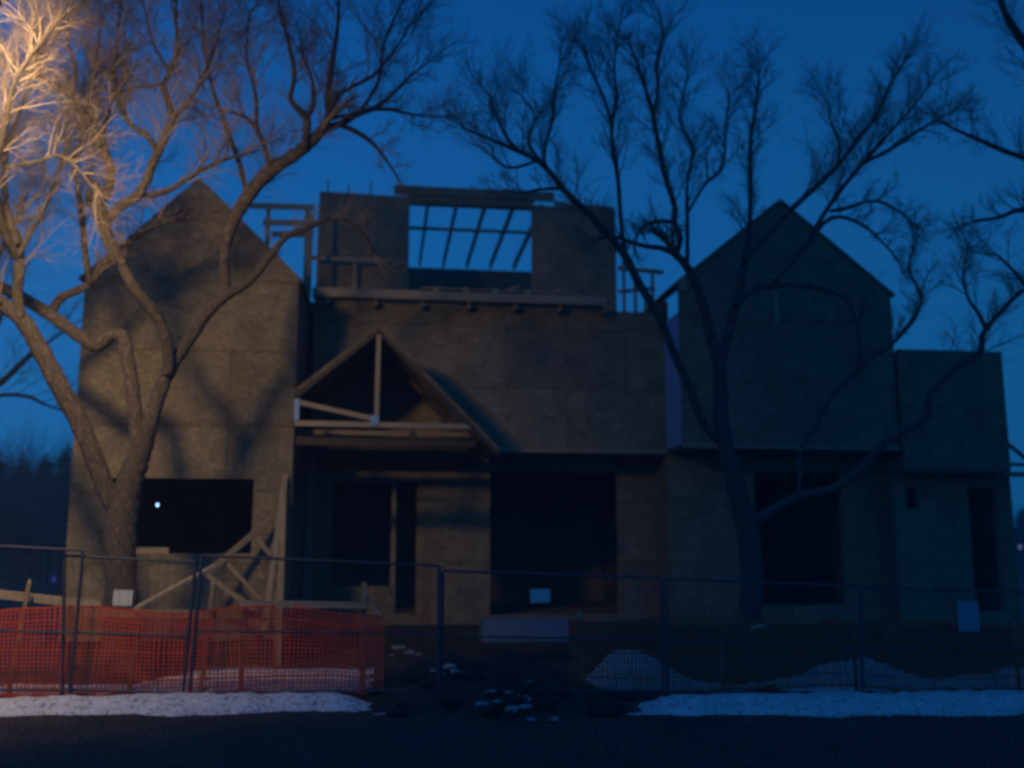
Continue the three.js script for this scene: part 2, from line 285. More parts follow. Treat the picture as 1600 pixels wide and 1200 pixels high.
// attic storey with its big unglazed opening, open joists and rear wall
{
  const d = part('attic_wall'), y0 = 6.56, HD = 8.97, SILL = 7.1;
  sheath(d, FRONT(ZCG), [[-1.39, y0], [4.87, y0], [4.87, 9.02], [-1.39, 9.14]], [[.47, 3.07, SILL, HD]]);
  obj('top_plate', bar(V(.14, 9.24, ZCG + .03), V(3.54, 9.24, ZCG + .03), .06, .2), OSB[2], d);
  obj('top_plate', bar(V(3.56, 9.14, ZCG - .06), V(4.86, 9.07, ZCG - .06), .09, .08), LUMBER[1], d);
  opening(d, .47, 3.07, SILL, HD, ZCG, .14);
  for (const x of [-1.25, -.82, -.36, .6, 1.1, 1.75, 2.3, 2.9, 4.1]) obj('stud_top', box(x, x + .03, 9.1, 9.34 + .14 * hr(), ZCG - .1, ZCG - .06), LUMBER[1], d);
  const j = part('attic_frame');
  for (let k = -2; k < 9; k++) { const x = .86 + k * .608; if (x > 5 || x < -1.3) continue; obj('joist', bar(V(x, 9.06, ZCG - .15), V(x, 9.06, -24.7), .05, .18), LUMBER[k & 1], j); }
  obj('bridging', bar(V(-1.2, 8.95, -21.55), V(4.8, 8.95, -21.55), .09, .05), LUMBER[0], j);
  obj('rear_attic_wall', box(-1.4, 4.87, 6.54, 8.94, -24.8, -24.7), INNER, j);
  for (let x = .2; x < 4.6; x += .41) obj('stud', box(x, x + .04, 6.54, 8.93, -24.69, -24.6), LUMBER[1], j);
  obj('side_wall', box(-1.38, -1.26, 6.56, 9.0, -24.7, ZCG - .16), INNER, j); obj('side_wall', box(4.76, 4.86, 6.56, 8.9, -24.7, ZCG - .16), INNER, j);
  obj('brace', bar(V(2.33, 7.12, ZCG - .35), V(2.85, 7.38, ZCG - .4), .04, .06), LUMBER[2], j);
  const gr = part('guard_rail');
  obj('post', box(-1.60, -1.47, 6.42, 8.5, ZC - .62, ZC - .54), LUMBER[2], gr);
  obj('rail', bar(V(-1.5, 7.60, ZC - .62), V(.02, 7.60, ZC - .7), .04, .1), LUMBER[2], gr);
  obj('post', box(-.66, -.6, 6.6, 7.58, ZCG + .3, ZCG + .34), LUMBER[0], gr);
  const b = part('roof_battens');
  for (const [y, x0] of [[9.29, -3.0], [8.92, -2.7], [8.66, -2.5]]) obj('batten', bar(V(x0, y, -21.5), V(-1.6, y + .02, -21.5), .05, .13), LUMBER[0], b);
  for (const x of [-2.6, -1.75]) obj('rafter', bar(V(x, 6.5, -21.56), V(x, x < -2.5 ? 9.34 : 9.3, -21.56), .05, .09, V(1, 0, 0)), LUMBER[1], b);
  const o = part('open_stud_bay');
  for (const [x, h] of [[4.98, 8.3], [5.22, 7.6], [5.44, 7.3], [5.6, 7.7]]) obj('stud', box(x, x + .045, 6.54, h, ZCG + .1, ZCG + .19), LUMBER[1], o);
  obj('plate', bar(V(4.9, 7.72, ZCG + .05), V(5.9, 7.66, ZCG + .05), .05, .09), LUMBER[0], o); obj('plate', bar(V(4.9, 7.2, ZCG + .05), V(5.7, 7.3, ZCG + .05), .05, .07), LUMBER[0], o);
  obj('block', box(5.62, 5.76, 6.72, 6.98, ZR + .02, ZR + .06), LUMBER[2], o);
}
// right gabled wing
{
  const w = part('right_gable_wall');
  sheath(w, FRONT(ZR), [[5.6, 3.74], [9.94, 3.74], [9.94, 6.84], [7.75, 8.62], [5.6, 6.9]], []);
  obj('cleat', box(7.50, 7.60, 6.13, 6.76, ZR + .025, ZR + .06), LUMBER[2], w); obj('cleat', box(9.14, 9.24, 6.24, 6.68, ZR + .025, ZR + .06), LUMBER[2], w);
  obj('bottom_trim', bar(V(5.6, 3.73, ZR + .03), V(9.94, 3.73, ZR + .03), .03, .07), LUMBER[0], w);
  obj('soffit', box(5.6, 9.94, 3.69, 3.72, ZRG + .02, ZR), OSB[3], w);
  const s = part('right_wing_side_wall');
  obj('house_wrap', box(5.576, 5.592, 3.75, 6.3, ZC + .03, ZR - .005), WRAP, s);
  sheath(s, { o: V(5.6, 0, 0), e1: V(0, 0, 1), e2: V(0, 1, 0), n: V(-1, 0, 0) }, rect(-25, -19.1, 6.56, 6.9));
  sheath(s, { o: V(9.94, 0, 0), e1: V(0, 0, -1), e2: V(0, 1, 0), n: V(1, 0, 0) }, rect(18.02, 25, 5.6, 6.84));
  const r = part('right_wing_roof');
  for (const q of [-1, 1]) sheath(r, { o: V(q < 0 ? 5.5 : 10.04, q < 0 ? 6.84 : 6.78, -17.95), e1: V(0, 0, q < 0 ? 1 : -1), e2: V(q * -2.2, 1.8, 0).normalize(), n: V(q * 1.8, 2.2, 0).normalize() }, q < 0 ? rect(-7, 0, 0, 2.9) : rect(0, 7, 0, 2.95));
  const g = part('right_ground_wall');
  sheath(g, FRONT(ZRG), rect(5.6, 9.94, .35, 3.73), [[7.35, 9.19, .73, 3.34]]);
  opening(g, 7.35, 9.19, .73, 3.34, ZRG, .14);
  const c = part('return_wall');
  sheath(c, { o: V(5.6, 0, 0), e1: V(0, 0, 1), e2: V(0, 1, 0), n: V(-1, 0, 0) }, rect(-20, -19, .35, 3.69));
  // far right block
  const b = part('right_block_wall');
  sheath(b, FRONT(ZB), rect(9.95, 12.15, 3.32, 5.68));
  sheath(b, FRONT(ZBG), rect(9.95, 12.45, .35, 3.3), [[10.22, 10.48, 2.59, 3.01], [11.52, 12.14, .62, 3.02]]);
  opening(b, 10.22, 10.48, 2.59, 3.01, ZBG, .1); opening(b, 11.52, 12.14, .62, 3.02, ZBG, .14);
  obj('soffit', box(9.95, 12.15, 3.28, 3.315, ZBG + .02, ZB), OSB[3], b);
  sheath(b, { o: V(12.45, 0, 0), e1: V(0, 0, -1), e2: V(0, 1, 0), n: V(1, 0, 0) }, rect(18.42, 25, .35, 3.3));
  sheath(b, { o: V(12.15, 0, 0), e1: V(0, 0, -1), e2: V(0, 1, 0), n: V(1, 0, 0) }, rect(17.92, 25, 3.32, 5.66));
  sheath(b, { o: V(9.94, 0, 0), e1: V(0, 0, 1), e2: V(0, 1, 0), n: V(-1, 0, 0) }, rect(-18.99, -18.41, .35, 3.3));
  obj('flat_roof', box(9.95, 12.14, 5.55, 5.65, -25, ZB - .01), INNER, b);
  obj('outrigger', bar(V(12.16, 3.26, ZB - .1), V(13.9, 3.26, ZB - .1), .05, .1), LUMBER[1], b); obj('outrigger', bar(V(12.16, 3.46, ZB - .1), V(13.9, 3.42, ZB - .1), .04, .07), LUMBER[1], b);
  obj('outrigger', bar(V(12.16, 3.9, ZB - .1), V(12.9, 3.3, ZB - .1), .05, .09, V(0, 0, 1)), LUMBER[1], b);
}
// entrance porch: open truss under two slopes of board
{
  const r = part('porch_roof'), z0 = -16.6, z1 = -18.97, A = V(-.09, 5.56, 0), Lf = V(-1.44, 4.42, 0), Rt = V(1.97, 3.48, 0);
  const slope = (F, q) => { const e2 = A.clone().sub(F), L = e2.length(); e2.normalize(); const n = V(-e2.y * q, e2.x * q, 0); sheath(r, { o: V(F.x, F.y, z0), e1: V(0, 0, q > 0 ? 1 : -1), e2, n }, q > 0 ? rect(z1 - z0, 0, 0, L) : rect(0, z0 - z1, 0, L)); };
  slope(Lf, 1); slope(Rt, -1);
  const dn = .075;
  for (const z of [z0 - .03, -18.2]) {
    obj('rafter', bar(V(Lf.x, Lf.y - dn, z), V(A.x - .01, A.y - dn, z), .045, .11), SHADED_WOOD, r);
    obj('rafter', bar(V(A.x + .01, A.y - dn, z - .002), V(Rt.x, Rt.y - dn, z - .002), .045, .11), SHADED_WOOD, r);
  }
  obj('ridge_board', bar(V(A.x, A.y - .1, z0 - .06), V(A.x, A.y - .1, z1 + .03), .04, .14), LUMBER[0], r);
  const t = part('porch_truss');
  obj('bottom_chord', bar(V(-1.44, 3.87, z0 - .03), V(1.62, 3.86, z0 - .03), .04, .09), LUMBER[2], t);
  obj('king_post', bar(V(-.1, 3.92, z0 - .032), V(-.09, 5.4, z0 - .032), .08, .04, V(0, 0, 1)), LUMBER[2], t);
  obj('web', bar(V(-1.38, 4.22, z0 - .034), V(-.18, 3.97, z0 - .034), .035, .08), LUMBER[2], t);
  obj('heel_post', box(-1.45, -1.37, 3.915, 4.28, z0 - .06, z0 + .01), WRAP, t);
  obj('gusset', box(-.2, -.06, 3.86, 4.02, z0 + .005, z0 + .02), WRAP, t);
  obj('back_chord', bar(V(-1.44, 3.86, -17.8), V(1.62, 3.86, -17.8), .04, .09), LUMBER[1], t);
  obj('beam', bar(V(-1.44, 3.62, -17.0), V(1.6, 3.62, -17.0), .09, .16), SHADED_WOOD, t);
  obj('beam', bar(V(-1.44, 3.62, -18.6), V(1.6, 3.62, -18.6), .09, .16), SHADED_WOOD, t);
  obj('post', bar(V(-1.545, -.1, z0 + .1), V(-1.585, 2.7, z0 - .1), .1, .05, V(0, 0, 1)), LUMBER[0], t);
  obj('beam', bar(V(1.66, 3.72, z0 - .06), V(1.66, 3.72, -18.97), .09, .18), SHADED_WOOD, t);
}

// ---------- street lamp just outside the picture ----------
{
  const px = -6.6, t = thing('street_lamp', 'tall grey street lamp with a lit amber head reaching over the grass', 'street lamp', [px, ground(px, -9.5), -9.5]);
  const pole = new Tubes(); pole.add([V(px, -.1, -9.5), V(px, 3.5, -9.5), V(px, 7.05, -9.5)], [.095, .08, .06], 14); obj('pole', pole.geo(), STEEL, t);
  const base = new Tubes(); base.add([V(px, -.1, -9.5), V(px, .45, -9.5), V(px, .5, -9.5)], [.15, .14, .1], 14); obj('base', base.geo(), STEEL, t);
  const arm = new Tubes(); arm.add(smooth([V(px, 6.75, -9.5), V(px + .7, 7.0, -9.5), V(px + 1.6, 7.08, -9.5), V(LAMP.x - .22, 7.06, -9.5)], [.035, .032, .03, .028])[0], new Array(13).fill(.03), 10); obj('arm', arm.geo(), STEEL, t);
  const prof = [[0, .12], [.1, .115], [.17, .08], [.2, .02], [.205, -.02], [.19, -.035], [.17, -.02]].map(p => new THREE.Vector2(...p));
  const hd = new THREE.LatheGeometry(prof, 24); hd.scale(1.7, 1, 1); hd.translate(LAMP.x, LAMP.y + .19, LAMP.z); obj('head', hd, STEEL, t);
  const bowl = new THREE.SphereGeometry(.15, 24, 12, 0, Math.PI * 2, Math.PI / 2, Math.PI / 2); bowl.scale(1.7, .75, 1); bowl.translate(LAMP.x, LAMP.y + .165, LAMP.z);
  const lit = std(.9, .8, .6, .4); lit.emissive.setRGB(1, .74, .34); lit.emissiveIntensity = 9; obj('lens', bowl, lit, t);
  const l = new THREE.SpotLight(0xffffff, 158, 0, R(88), 1, 2); l.color.setRGB(1, .735, .40); l.position.copy(LAMP).sub(t.position); l.target.position.copy(l.position).add(V(-4.8, -2.0, -8)); l.castShadow = true; l.shadow.radius = 20; t.add(l, l.target);
}

// ---------- trees ----------
const UPW = V(0, 1, 0);
function rv(r) { const z = r() * 2 - 1, a = r() * 6.283, q = Math.sqrt(1 - z * z); return V(q * Math.cos(a), z, q * Math.sin(a)); }
function twig(T, r, p0, dir, L, rad, level, o) {
  const n = level >= 2 ? 2 : level ? 3 : 5, pts = [p0.clone()], R_ = [rad]; const d = dir.clone().normalize(), p = p0.clone();
  for (let i = 1; i <= n; i++) { d.addScaledVector(rv(r), o.crook * (level ? 1 : .8)).addScaledVector(UPW, o.up / n).normalize(); p.addScaledVector(d, L / n); if (o.keep && !o.keep(p)) return; pts.push(p.clone()); R_.push(rad * (1 - .75 * i / n)); }
  T.add(pts, R_, level >= 1 ? 3 : 5, false);
  if (level >= o.levels) return;
  const kids = o.kids[level];
  for (let k = 0; k < kids; k++) {
    const f = (.18 + .82 * (k + r()) / kids) * n, i = Math.min(n - 1, Math.floor(f)), q = pts[i].clone().lerp(pts[i + 1], f - i), t = pts[i + 1].clone().sub(pts[i]).normalize();
    const side = rv(r); side.addScaledVector(t, -side.dot(t)).normalize();
    twig(T, r, q, t.multiplyScalar(.75).addScaledVector(side, .5 + .45 * r()).addScaledVector(UPW, .12), L * (.36 + .3 * r()) * (1.1 - .3 * f / n), Math.max(o.rmin, R_[i] * .55), level + 1, o);
  }
}
// limbs: [[u, v, z, radius in picture pixels], ...] measured in the photograph at the tree's own distance
function makeTree(name, label, seed, trunkPts, limbs, o, mat = BARK, tmat = TWIG, group) {
  const r = rng(seed), toP = q => at(q[0], q[1], q[2]), toR = (q, p) => q[3] * p.clone().sub(camera.position).dot(FWD) / FPX;
  const tp = trunkPts.map(toP), tr = trunkPts.map((q, i) => toR(q, tp[i])), b = tp[0];
  const t = thing(name, label, 'tree', [b.x, ground(b.x, b.z), b.z], group);
  const g = new Tubes(); { const [P, Q] = smooth(tp, tr, 5); P.forEach((p, i) => { if (i) p.add(V((fbm(i * .7, seed, 3, 2) - .4) * .03, 0, 0)); }); g.add(P, Q.map((q, i) => q * (1 + .08 * Math.sin(i * 1.9 + seed))), 16); }
  obj('trunk', g.geo(), mat, t);
  const T = new Tubes();
  for (const L of limbs) {
    const pts = L.p.map(toP), rad = L.p.map((q, i) => toR(q, pts[i])), [P, Q] = smooth(pts, rad, 4), lg = new Tubes();
    lg.add(P, Q.map((q, i) => q * (1 + .06 * Math.sin(i * 2.3 + L.p[0][0]))), rad[0] > .05 ? 12 : 8); obj('limb', lg.geo(), mat, t);
    let acc = 0, step = o.step * (L.step ?? 1); const skip = L.bare ?? .25;
    for (let i = 1; i < P.length; i++) {
      acc += P[i].distanceTo(P[i - 1]);
      while (acc > step) {
        acc -= step; const f = i / P.length; if (f < skip) continue;
        const tan = P[i].clone().sub(P[i - 1]).normalize(), side = rv(r); side.addScaledVector(tan, -side.dot(tan)).normalize(); if (side.y < 0 && r() < .6) side.y *= -1;
        const len = (L.len ?? 1) * o.len * (.55 + .7 * r()) * (1 - .35 * f);
        twig(T, r, P[i].clone(), tan.multiplyScalar(.7).addScaledVector(side, .75).addScaledVector(UPW, o.rise ?? .25), len, Math.max(o.rmin, Math.min(Q[i] * .5, .011)), 0, o);
      }
    }
    for (let k = 0; k < 3; k++) { const e = P[P.length - 1], tan = e.clone().sub(P[P.length - 2]).normalize(); twig(T, r, e, tan.addScaledVector(rv(r), .5), o.len * (L.len ?? 1) * .8, Math.max(o.rmin, Q[Q.length - 1] * .7), 0, o); }
  }
  const c = obj('crown', T.geo(), tmat, t); c.userData.kind = 'stuff';
  return t;
}
const Lm = (pts, z0, z1, o = {}) => ({ p: pts.map((q, i) => [q[0], q[1], lerp(z0, z1, i / (pts.length - 1)), q[2]]), ...o });
const clearOfLamp = p => p.distanceTo(LAMP) > .45;
{
  const z = -14.3;
  makeTree('bare_tree', 'large leafless tree with a forked lamplit trunk in front of left gable', 11,
    [[192, 1072, z, 42], [190, 1040, z, 34], [190, 960, z, 25], [188, 880, z, 24], [190, 820, z, 24.5], [195, 785, z, 24], [202, 755, z, 21], [212, 725, z, 19], [221, 700, z, 17], [234, 662, z, 14]],
    [
      Lm([[184, 805, 15], [160, 750, 14.5], [128, 668, 15], [98, 612, 15], [66, 552, 14], [32, 497, 12.5], [0, 474, 12], [-60, 430, 9]], z, -13.6, { bare: .7 }),
      Lm([[32, 495, 8], [27, 455, 8], [30, 426, 8], [27, 375, 8], [14, 350, 7], [-10, 300, 5]], -13.75, -13.2),
      Lm([[216, 705, 11], [211, 645, 11], [206, 600, 11], [198, 555, 11], [192, 526, 11], [174, 524, 10], [152, 540, 11], [132, 531, 10], [99, 507, 10], [60, 480, 10], [0, 448, 9], [-70, 420, 7]], z, -14.9, { bare: .85 }),
      Lm([[80, 488, 7], [95, 466, 7], [129, 450, 6], [147, 435, 6], [165, 411, 5], [190, 388, 4], [216, 369, 4], [250, 350, 3], [290, 342, 2]], -14.8, -14.9),
      Lm([[230, 672, 13], [250, 612, 11.5], [268, 572, 10.5], [298, 527, 9.5], [330, 482, 9], [360, 458, 7.5], [390, 440, 6], [420, 402, 5.5], [450, 368, 5], [480, 357, 5], [510, 342, 4], [545, 346, 3], [572, 370, 3], [585, 398, 2]], z, -14.9, { bare: .5, len: .6, step: 1.5 }),
      Lm([[262, 585, 9], [262, 540, 9], [246, 495, 8.5], [225, 468, 8.5], [204, 441, 8.5], [186, 402, 8], [168, 372, 10], [160, 338, 10]], z, -13.7, { bare: .6, len: .6 }),
      Lm([[162, 345, 9], [158, 318, 8], [170, 290, 8], [172, 265, 7], [163, 235, 7], [148, 208, 6], [130, 175, 5], [112, 152, 5], [95, 138, 4], [65, 126, 3], [30, 112, 2]], -13.7, -12.4, { step: .55 }),
      Lm([[164, 240, 5], [162, 205, 4], [168, 180, 3], [175, 150, 2]], -13.3, -13.2, { step: .55 }),
      Lm([[166, 345, 8], [188, 322, 8], [210, 310, 8], [226, 288, 7], [240, 252, 7], [248, 236, 7], [260, 210, 6], [270, 190, 6], [262, 158, 5], [256, 136, 5], [265, 112, 4], [276, 80, 3], [275, 20, 2], [280, -50, 1.5]], -13.7, -13.2, { step: .55 }),
      Lm([[247, 238, 5], [232, 215, 5], [200, 190, 4], [185, 160, 4], [180, 120, 3], [183, 60, 2], [190, 0, 1.5]], -13.5, -12.8, { step: .55 }),
      Lm([[254, 130, 3], [235, 134, 3], [205, 138, 2], [188, 145, 2]], -13.3, -13.2, { step: .55 }),
      Lm([[212, 310, 5], [261, 298, 5], [285, 285, 4], [312, 267, 4], [345, 252, 3], [381, 240, 2]], -13.7, -13.9, { step: .55 }),
      Lm([[354, 460, 8], [351, 420, 8], [352, 390, 8], [362, 352, 9], [375, 326, 11], [400, 290, 11], [428, 263, 11], [463, 240, 10], [490, 218, 9], [503, 203, 8]], -14.6, -14.0, { bare: .4 }),
      Lm([[503, 203, 7], [514, 180, 6], [512, 159, 6], [516, 120, 5], [521, 84, 4], [527, 48, 3], [530, -20, 2]], -14, -13.5, { len: 1.1 }),
      Lm([[505, 202, 6], [535, 192, 5], [559, 178, 5], [586, 168, 4], [610, 150, 3], [640, 120, 2], [668, 98, 1.5]], -14, -14.3),
      Lm([[580, 170, 4], [610, 171, 3], [640, 178, 2], [668, 182, 1.5]], -14.2, -14.5),
      Lm([[530, 194, 4], [562, 209, 4], [586, 228, 3], [607, 255, 2], [622, 279, 1.5]], -14.1, -14.6, { len: .5 }),
      Lm([[474, 232, 6], [480, 186, 6], [466, 171, 5], [454, 155, 4], [460, 120, 4], [450, 62, 3], [438, 20, 2], [430, -40, 1.5]], -14, -13.3, { len: 1.1 }),
      Lm([[478, 190, 4], [490, 160, 4], [486, 120, 3], [470, 80, 2]], -14, -14.2),
      Lm([[516, 158, 4], [545, 138, 3], [580, 120, 3], [615, 80, 2], [640, 40, 1.5]], -13.9, -13.7, { len: 1.1 }),
      Lm([[422, 268, 5], [414, 232, 4], [404, 208, 4], [388, 186, 3], [360, 174, 2]], -14.2, -13.6),
      Lm([[386, 300, 5], [372, 250, 4], [350, 190, 4], [330, 130, 3], [318, 60, 2], [312, -20, 1.5]], -14.3, -13.2, { len: 1.1 }),
      Lm([[140, 442, 5], [133, 395, 5], [129, 345, 5], [120, 285, 4], [117, 246, 4], [127, 218, 3], [122, 160, 2]], -14.8, -13.6, { step: .55 }),
      Lm([[26, 380, 6], [10, 320, 5], [6, 260, 4], [20, 200, 3], [40, 150, 2], [50, 90, 1.5]], -13.3, -11.9, { step: .55 }),
      Lm([[114, 154, 4], [118, 110, 3], [105, 60, 2], [110, 0, 1.5]], -12.7, -12.2, { step: .55 }),
      Lm([[27, 402, 7], [2, 352, 7], [-12, 305, 6.5], [-8, 255, 6], [10, 190, 5], [22, 130, 3.5], [60, 70, 3], [105, 20, 2]], -13.45, -10.4, { len: .8, step: .55 }),
      Lm([[7, 262, 3], [60, 252, 3], [90, 242, 2.6], [120, 262, 2.2], [150, 300, 1.6]], -12.4, -12.2, { step: .55 }),
      Lm([[70, 128, 3], [55, 100, 2.5], [62, 60, 2], [50, 10, 1.5]], -12.2, -11.6, { step: .6 }),
      Lm([[150, 210, 4], [140, 150, 3], [150, 90, 2], [160, 30, 1.5]], -13, -12.6, { step: .55 }),
      Lm([[270, 190, 4], [300, 150, 3], [330, 90, 2], [350, 20, 1.5]], -13.5, -13.3, { step: .6 }),
      Lm([[265, 112, 3], [240, 70, 2], [225, 10, 1.5]], -13.3, -12.9, { step: .55 }),
      Lm([[400, 208, 3], [400, 150, 3], [385, 90, 2], [390, 20, 1.5]], -13.8, -13.5, { step: .6 }),
      Lm([[28, 400, 5], [60, 340, 4], [85, 290, 3], [100, 240, 2]], -13.4, -13, { step: .7 }),
      Lm([[0, 474, 5], [-10, 420, 4], [8, 380, 3], [30, 330, 2]], -13.6, -13.2, { step: .6 }),
      Lm([[560, 178, 3], [590, 130, 2.5], [600, 70, 2], [625, 10, 1.5]], -14.2, -14, { step: .7 }),
    ], { step: .14, len: 1.0, kids: [10, 7], levels: 2, crook: .34, up: .14, rmin: .0021, rise: .2, keep: clearOfLamp });
}
{
  const z = -14.8;
  makeTree('bare_tree', 'dark leafless tree with spreading limbs in front of right gable', 23,
    [[1174, 1062, z, 30], [1173, 1030, z, 21], [1172, 960, z, 18], [1174, 880, z, 17], [1168, 825, z, 18], [1151, 762, z, 15], [1135, 700, z, 13.5], [1126, 650, z, 12.5], [1125, 600, z, 11.5], [1124, 560, z, 10]],
    [
      Lm([[1130, 690, 8.1], [1106, 672, 7.4], [1079, 610, 6.7], [1055, 556, 6.7], [1028, 492, 6.7], [998, 442, 6.7], [977, 400, 6.7], [950, 366, 5.9], [918, 332, 5.2], [878, 294, 4.4], [860, 270, 4.4], [838, 250, 3.7], [800, 232, 3.4], [760, 215, 2.5], [728, 202, 1.7]], z, -13.8, { bare: .5 }),
      Lm([[876, 294, 3.4], [845, 296, 2.5], [815, 300, 1.7], [790, 296, 1.3]], -14.1, -14, { len: .6 }),
      Lm([[850, 258, 3.4], [852, 225, 2.5], [862, 195, 2.5], [866, 150, 1.7], [875, 100, 1.3]], -14, -13.6),
      Lm([[810, 236, 3], [792, 215, 2.5], [775, 180, 1.7], [765, 150, 1.3]], -13.9, -13.6),
      Lm([[845, 252, 2.5], [825, 222, 2.5], [835, 180, 1.7], [815, 150, 1.3]], -14, -14.2),
      Lm([[838, 252, 2.5], [800, 262, 2.5], [780, 255, 1.7], [760, 235, 1.3]], -14, -14.2, { len: .6 }),
      Lm([[1125, 575, 9.6], [1112, 530, 8.9], [1100, 482, 8.1], [1086, 442, 7.4], [1070, 412, 6.7], [1055, 397, 5.9]], z, -14.5, { bare: .9 }),
      Lm([[1056, 398, 4.4], [1035, 388, 4.4], [1010, 385, 3.7], [985, 378, 3.4], [960, 370, 2.5], [935, 372, 1.7]], -14.5, -14.4, { len: .6 }),
      Lm([[1055, 400, 5.2], [1063, 372, 4.4], [1053, 345, 4.4], [1055, 328, 4.4], [1050, 308, 4.4], [1038, 270, 4.4], [1026, 210, 3.7], [1017, 165, 3.4], [1005, 129, 2.5], [992, 90, 1.7]], -14.5, -13.8),
      Lm([[1053, 347, 3.4], [1025, 346, 3.4], [1003, 356, 2.5], [990, 378, 1.7]], -14.4, -14.3, { len: .5 }),
      Lm([[1020, 185, 3.4], [1028, 140, 2.5], [1026, 100, 2.5], [1036, 55, 1.7], [1030, 20, 1.3]], -13.9, -13.7),
      Lm([[978, 400, 3.7], [971, 354, 3.4], [966, 285, 3.4], [960, 240, 3.4], [955, 195, 2.5], [963, 159, 2.5], [960, 100, 1.7], [968, 40, 1.3]], -14.4, -13.9),
      Lm([[956, 196, 2.5], [943, 152, 2.5], [928, 120, 1.7], [915, 80, 1.3]], -14, -13.9),
      Lm([[1074, 410, 3.4], [1074, 354, 3.4], [1074, 285, 2.5], [1082, 230, 2.5], [1062, 190, 1.7], [1072, 130, 1.3]], -14.6, -14.2),
      Lm([[1076, 330, 2.5], [1100, 290, 2.5], [1128, 262, 2.5], [1134, 200, 1.7], [1140, 150, 1.3]], -14.5, -14.4),
      Lm([[1124, 572, 8.9], [1138, 520, 8.1], [1148, 480, 8.1], [1155, 450, 7.4], [1160, 425, 6.7], [1166, 392, 5.2], [1172, 340, 3.7], [1172, 260, 3.4], [1174, 208, 3.4], [1180, 175, 2.5], [1186, 120, 1.7]], z, -14.2, { bare: .45 }),
      Lm([[1150, 478, 5.9], [1170, 456, 5.2], [1200, 447, 5.2], [1240, 445, 3.7], [1285, 452, 3.4], [1320, 466, 2.5], [1338, 500, 2.5], [1342, 540, 1.7]], -14.5, -14.9, { len: .6, bare: .5 }),
      Lm([[1164, 405, 5.2], [1200, 365, 4.4], [1240, 324, 4.4], [1279, 288, 4.4], [1312, 255, 3.7], [1342, 216, 3.4], [1369, 180, 2.5], [1390, 135, 2.5], [1411, 99, 1.7]], -14.4, -14.0),
      Lm([[1210, 440, 4.4], [1250, 395, 4.4], [1294, 324, 3.7], [1330, 276, 3.7], [1369, 231, 3.4], [1390, 207, 2.5], [1426, 168, 1.7], [1450, 135, 1.3]], -14.6, -14.6),
      Lm([[1345, 256, 3.4], [1390, 234, 3.4], [1435, 204, 2.5], [1480, 178, 1.7]], -14.6, -14.3),
      Lm([[1308, 258, 2.5], [1312, 225, 2.5], [1300, 195, 1.7], [1295, 165, 1.3]], -14.1, -14),
      Lm([[1298, 330, 3.4], [1327, 324, 3.4], [1354, 315, 2.5], [1378, 316, 2.5], [1408, 333, 1.7], [1430, 352, 1.3]], -14.6, -14.5, { len: .6 }),
      Lm([[1250, 398, 3.4], [1300, 340, 3.4], [1345, 350, 2.5], [1385, 385, 1.7], [1405, 410, 1.3]], -14.6, -14.8, { len: .6 }),
      Lm([[1168, 822, 9.6], [1200, 802, 8.1], [1246, 776, 6.7], [1306, 762, 6.7], [1345, 732, 6.7], [1369, 704, 6.7], [1405, 677, 6.7], [1446, 652, 5.9], [1453, 620, 5.9], [1480, 586, 5.2], [1505, 566, 5.2], [1531, 550, 5.2], [1536, 522, 4.4], [1552, 500, 3.7], [1580, 470, 3.4], [1615, 440, 2.5]], z, -14.2, { bare: .6 }),
      Lm([[1540, 512, 3.7], [1528, 488, 3.4], [1515, 470, 2.5], [1505, 430, 1.7], [1512, 390, 1.3]], -14.2, -14.3),
      Lm([[1248, 776, 4.4], [1249, 740, 3.7], [1250, 705, 3.7], [1260, 686, 3.7], [1276, 659, 4.4], [1300, 620, 4.4], [1339, 581, 3.7], [1362, 560, 3.4], [1395, 537, 2.5], [1430, 500, 1.7]], -14.7, -15, { len: .7 }),
      Lm([[1340, 580, 3.4], [1343, 550, 2.5], [1341, 515, 2.5], [1352, 470, 1.7]], -14.8, -14.8, { len: .6 }),
      Lm([[1392, 540, 2.5], [1440, 470, 2.5], [1420, 420, 1.7], [1430, 380, 1.3]], -14.8, -14.8, { len: .8 }),
    ], { step: .1, len: .85, kids: [9, 7], levels: 2, crook: .32, up: .22, rmin: .0021, rise: .4 }, BARK, TWIG);
}
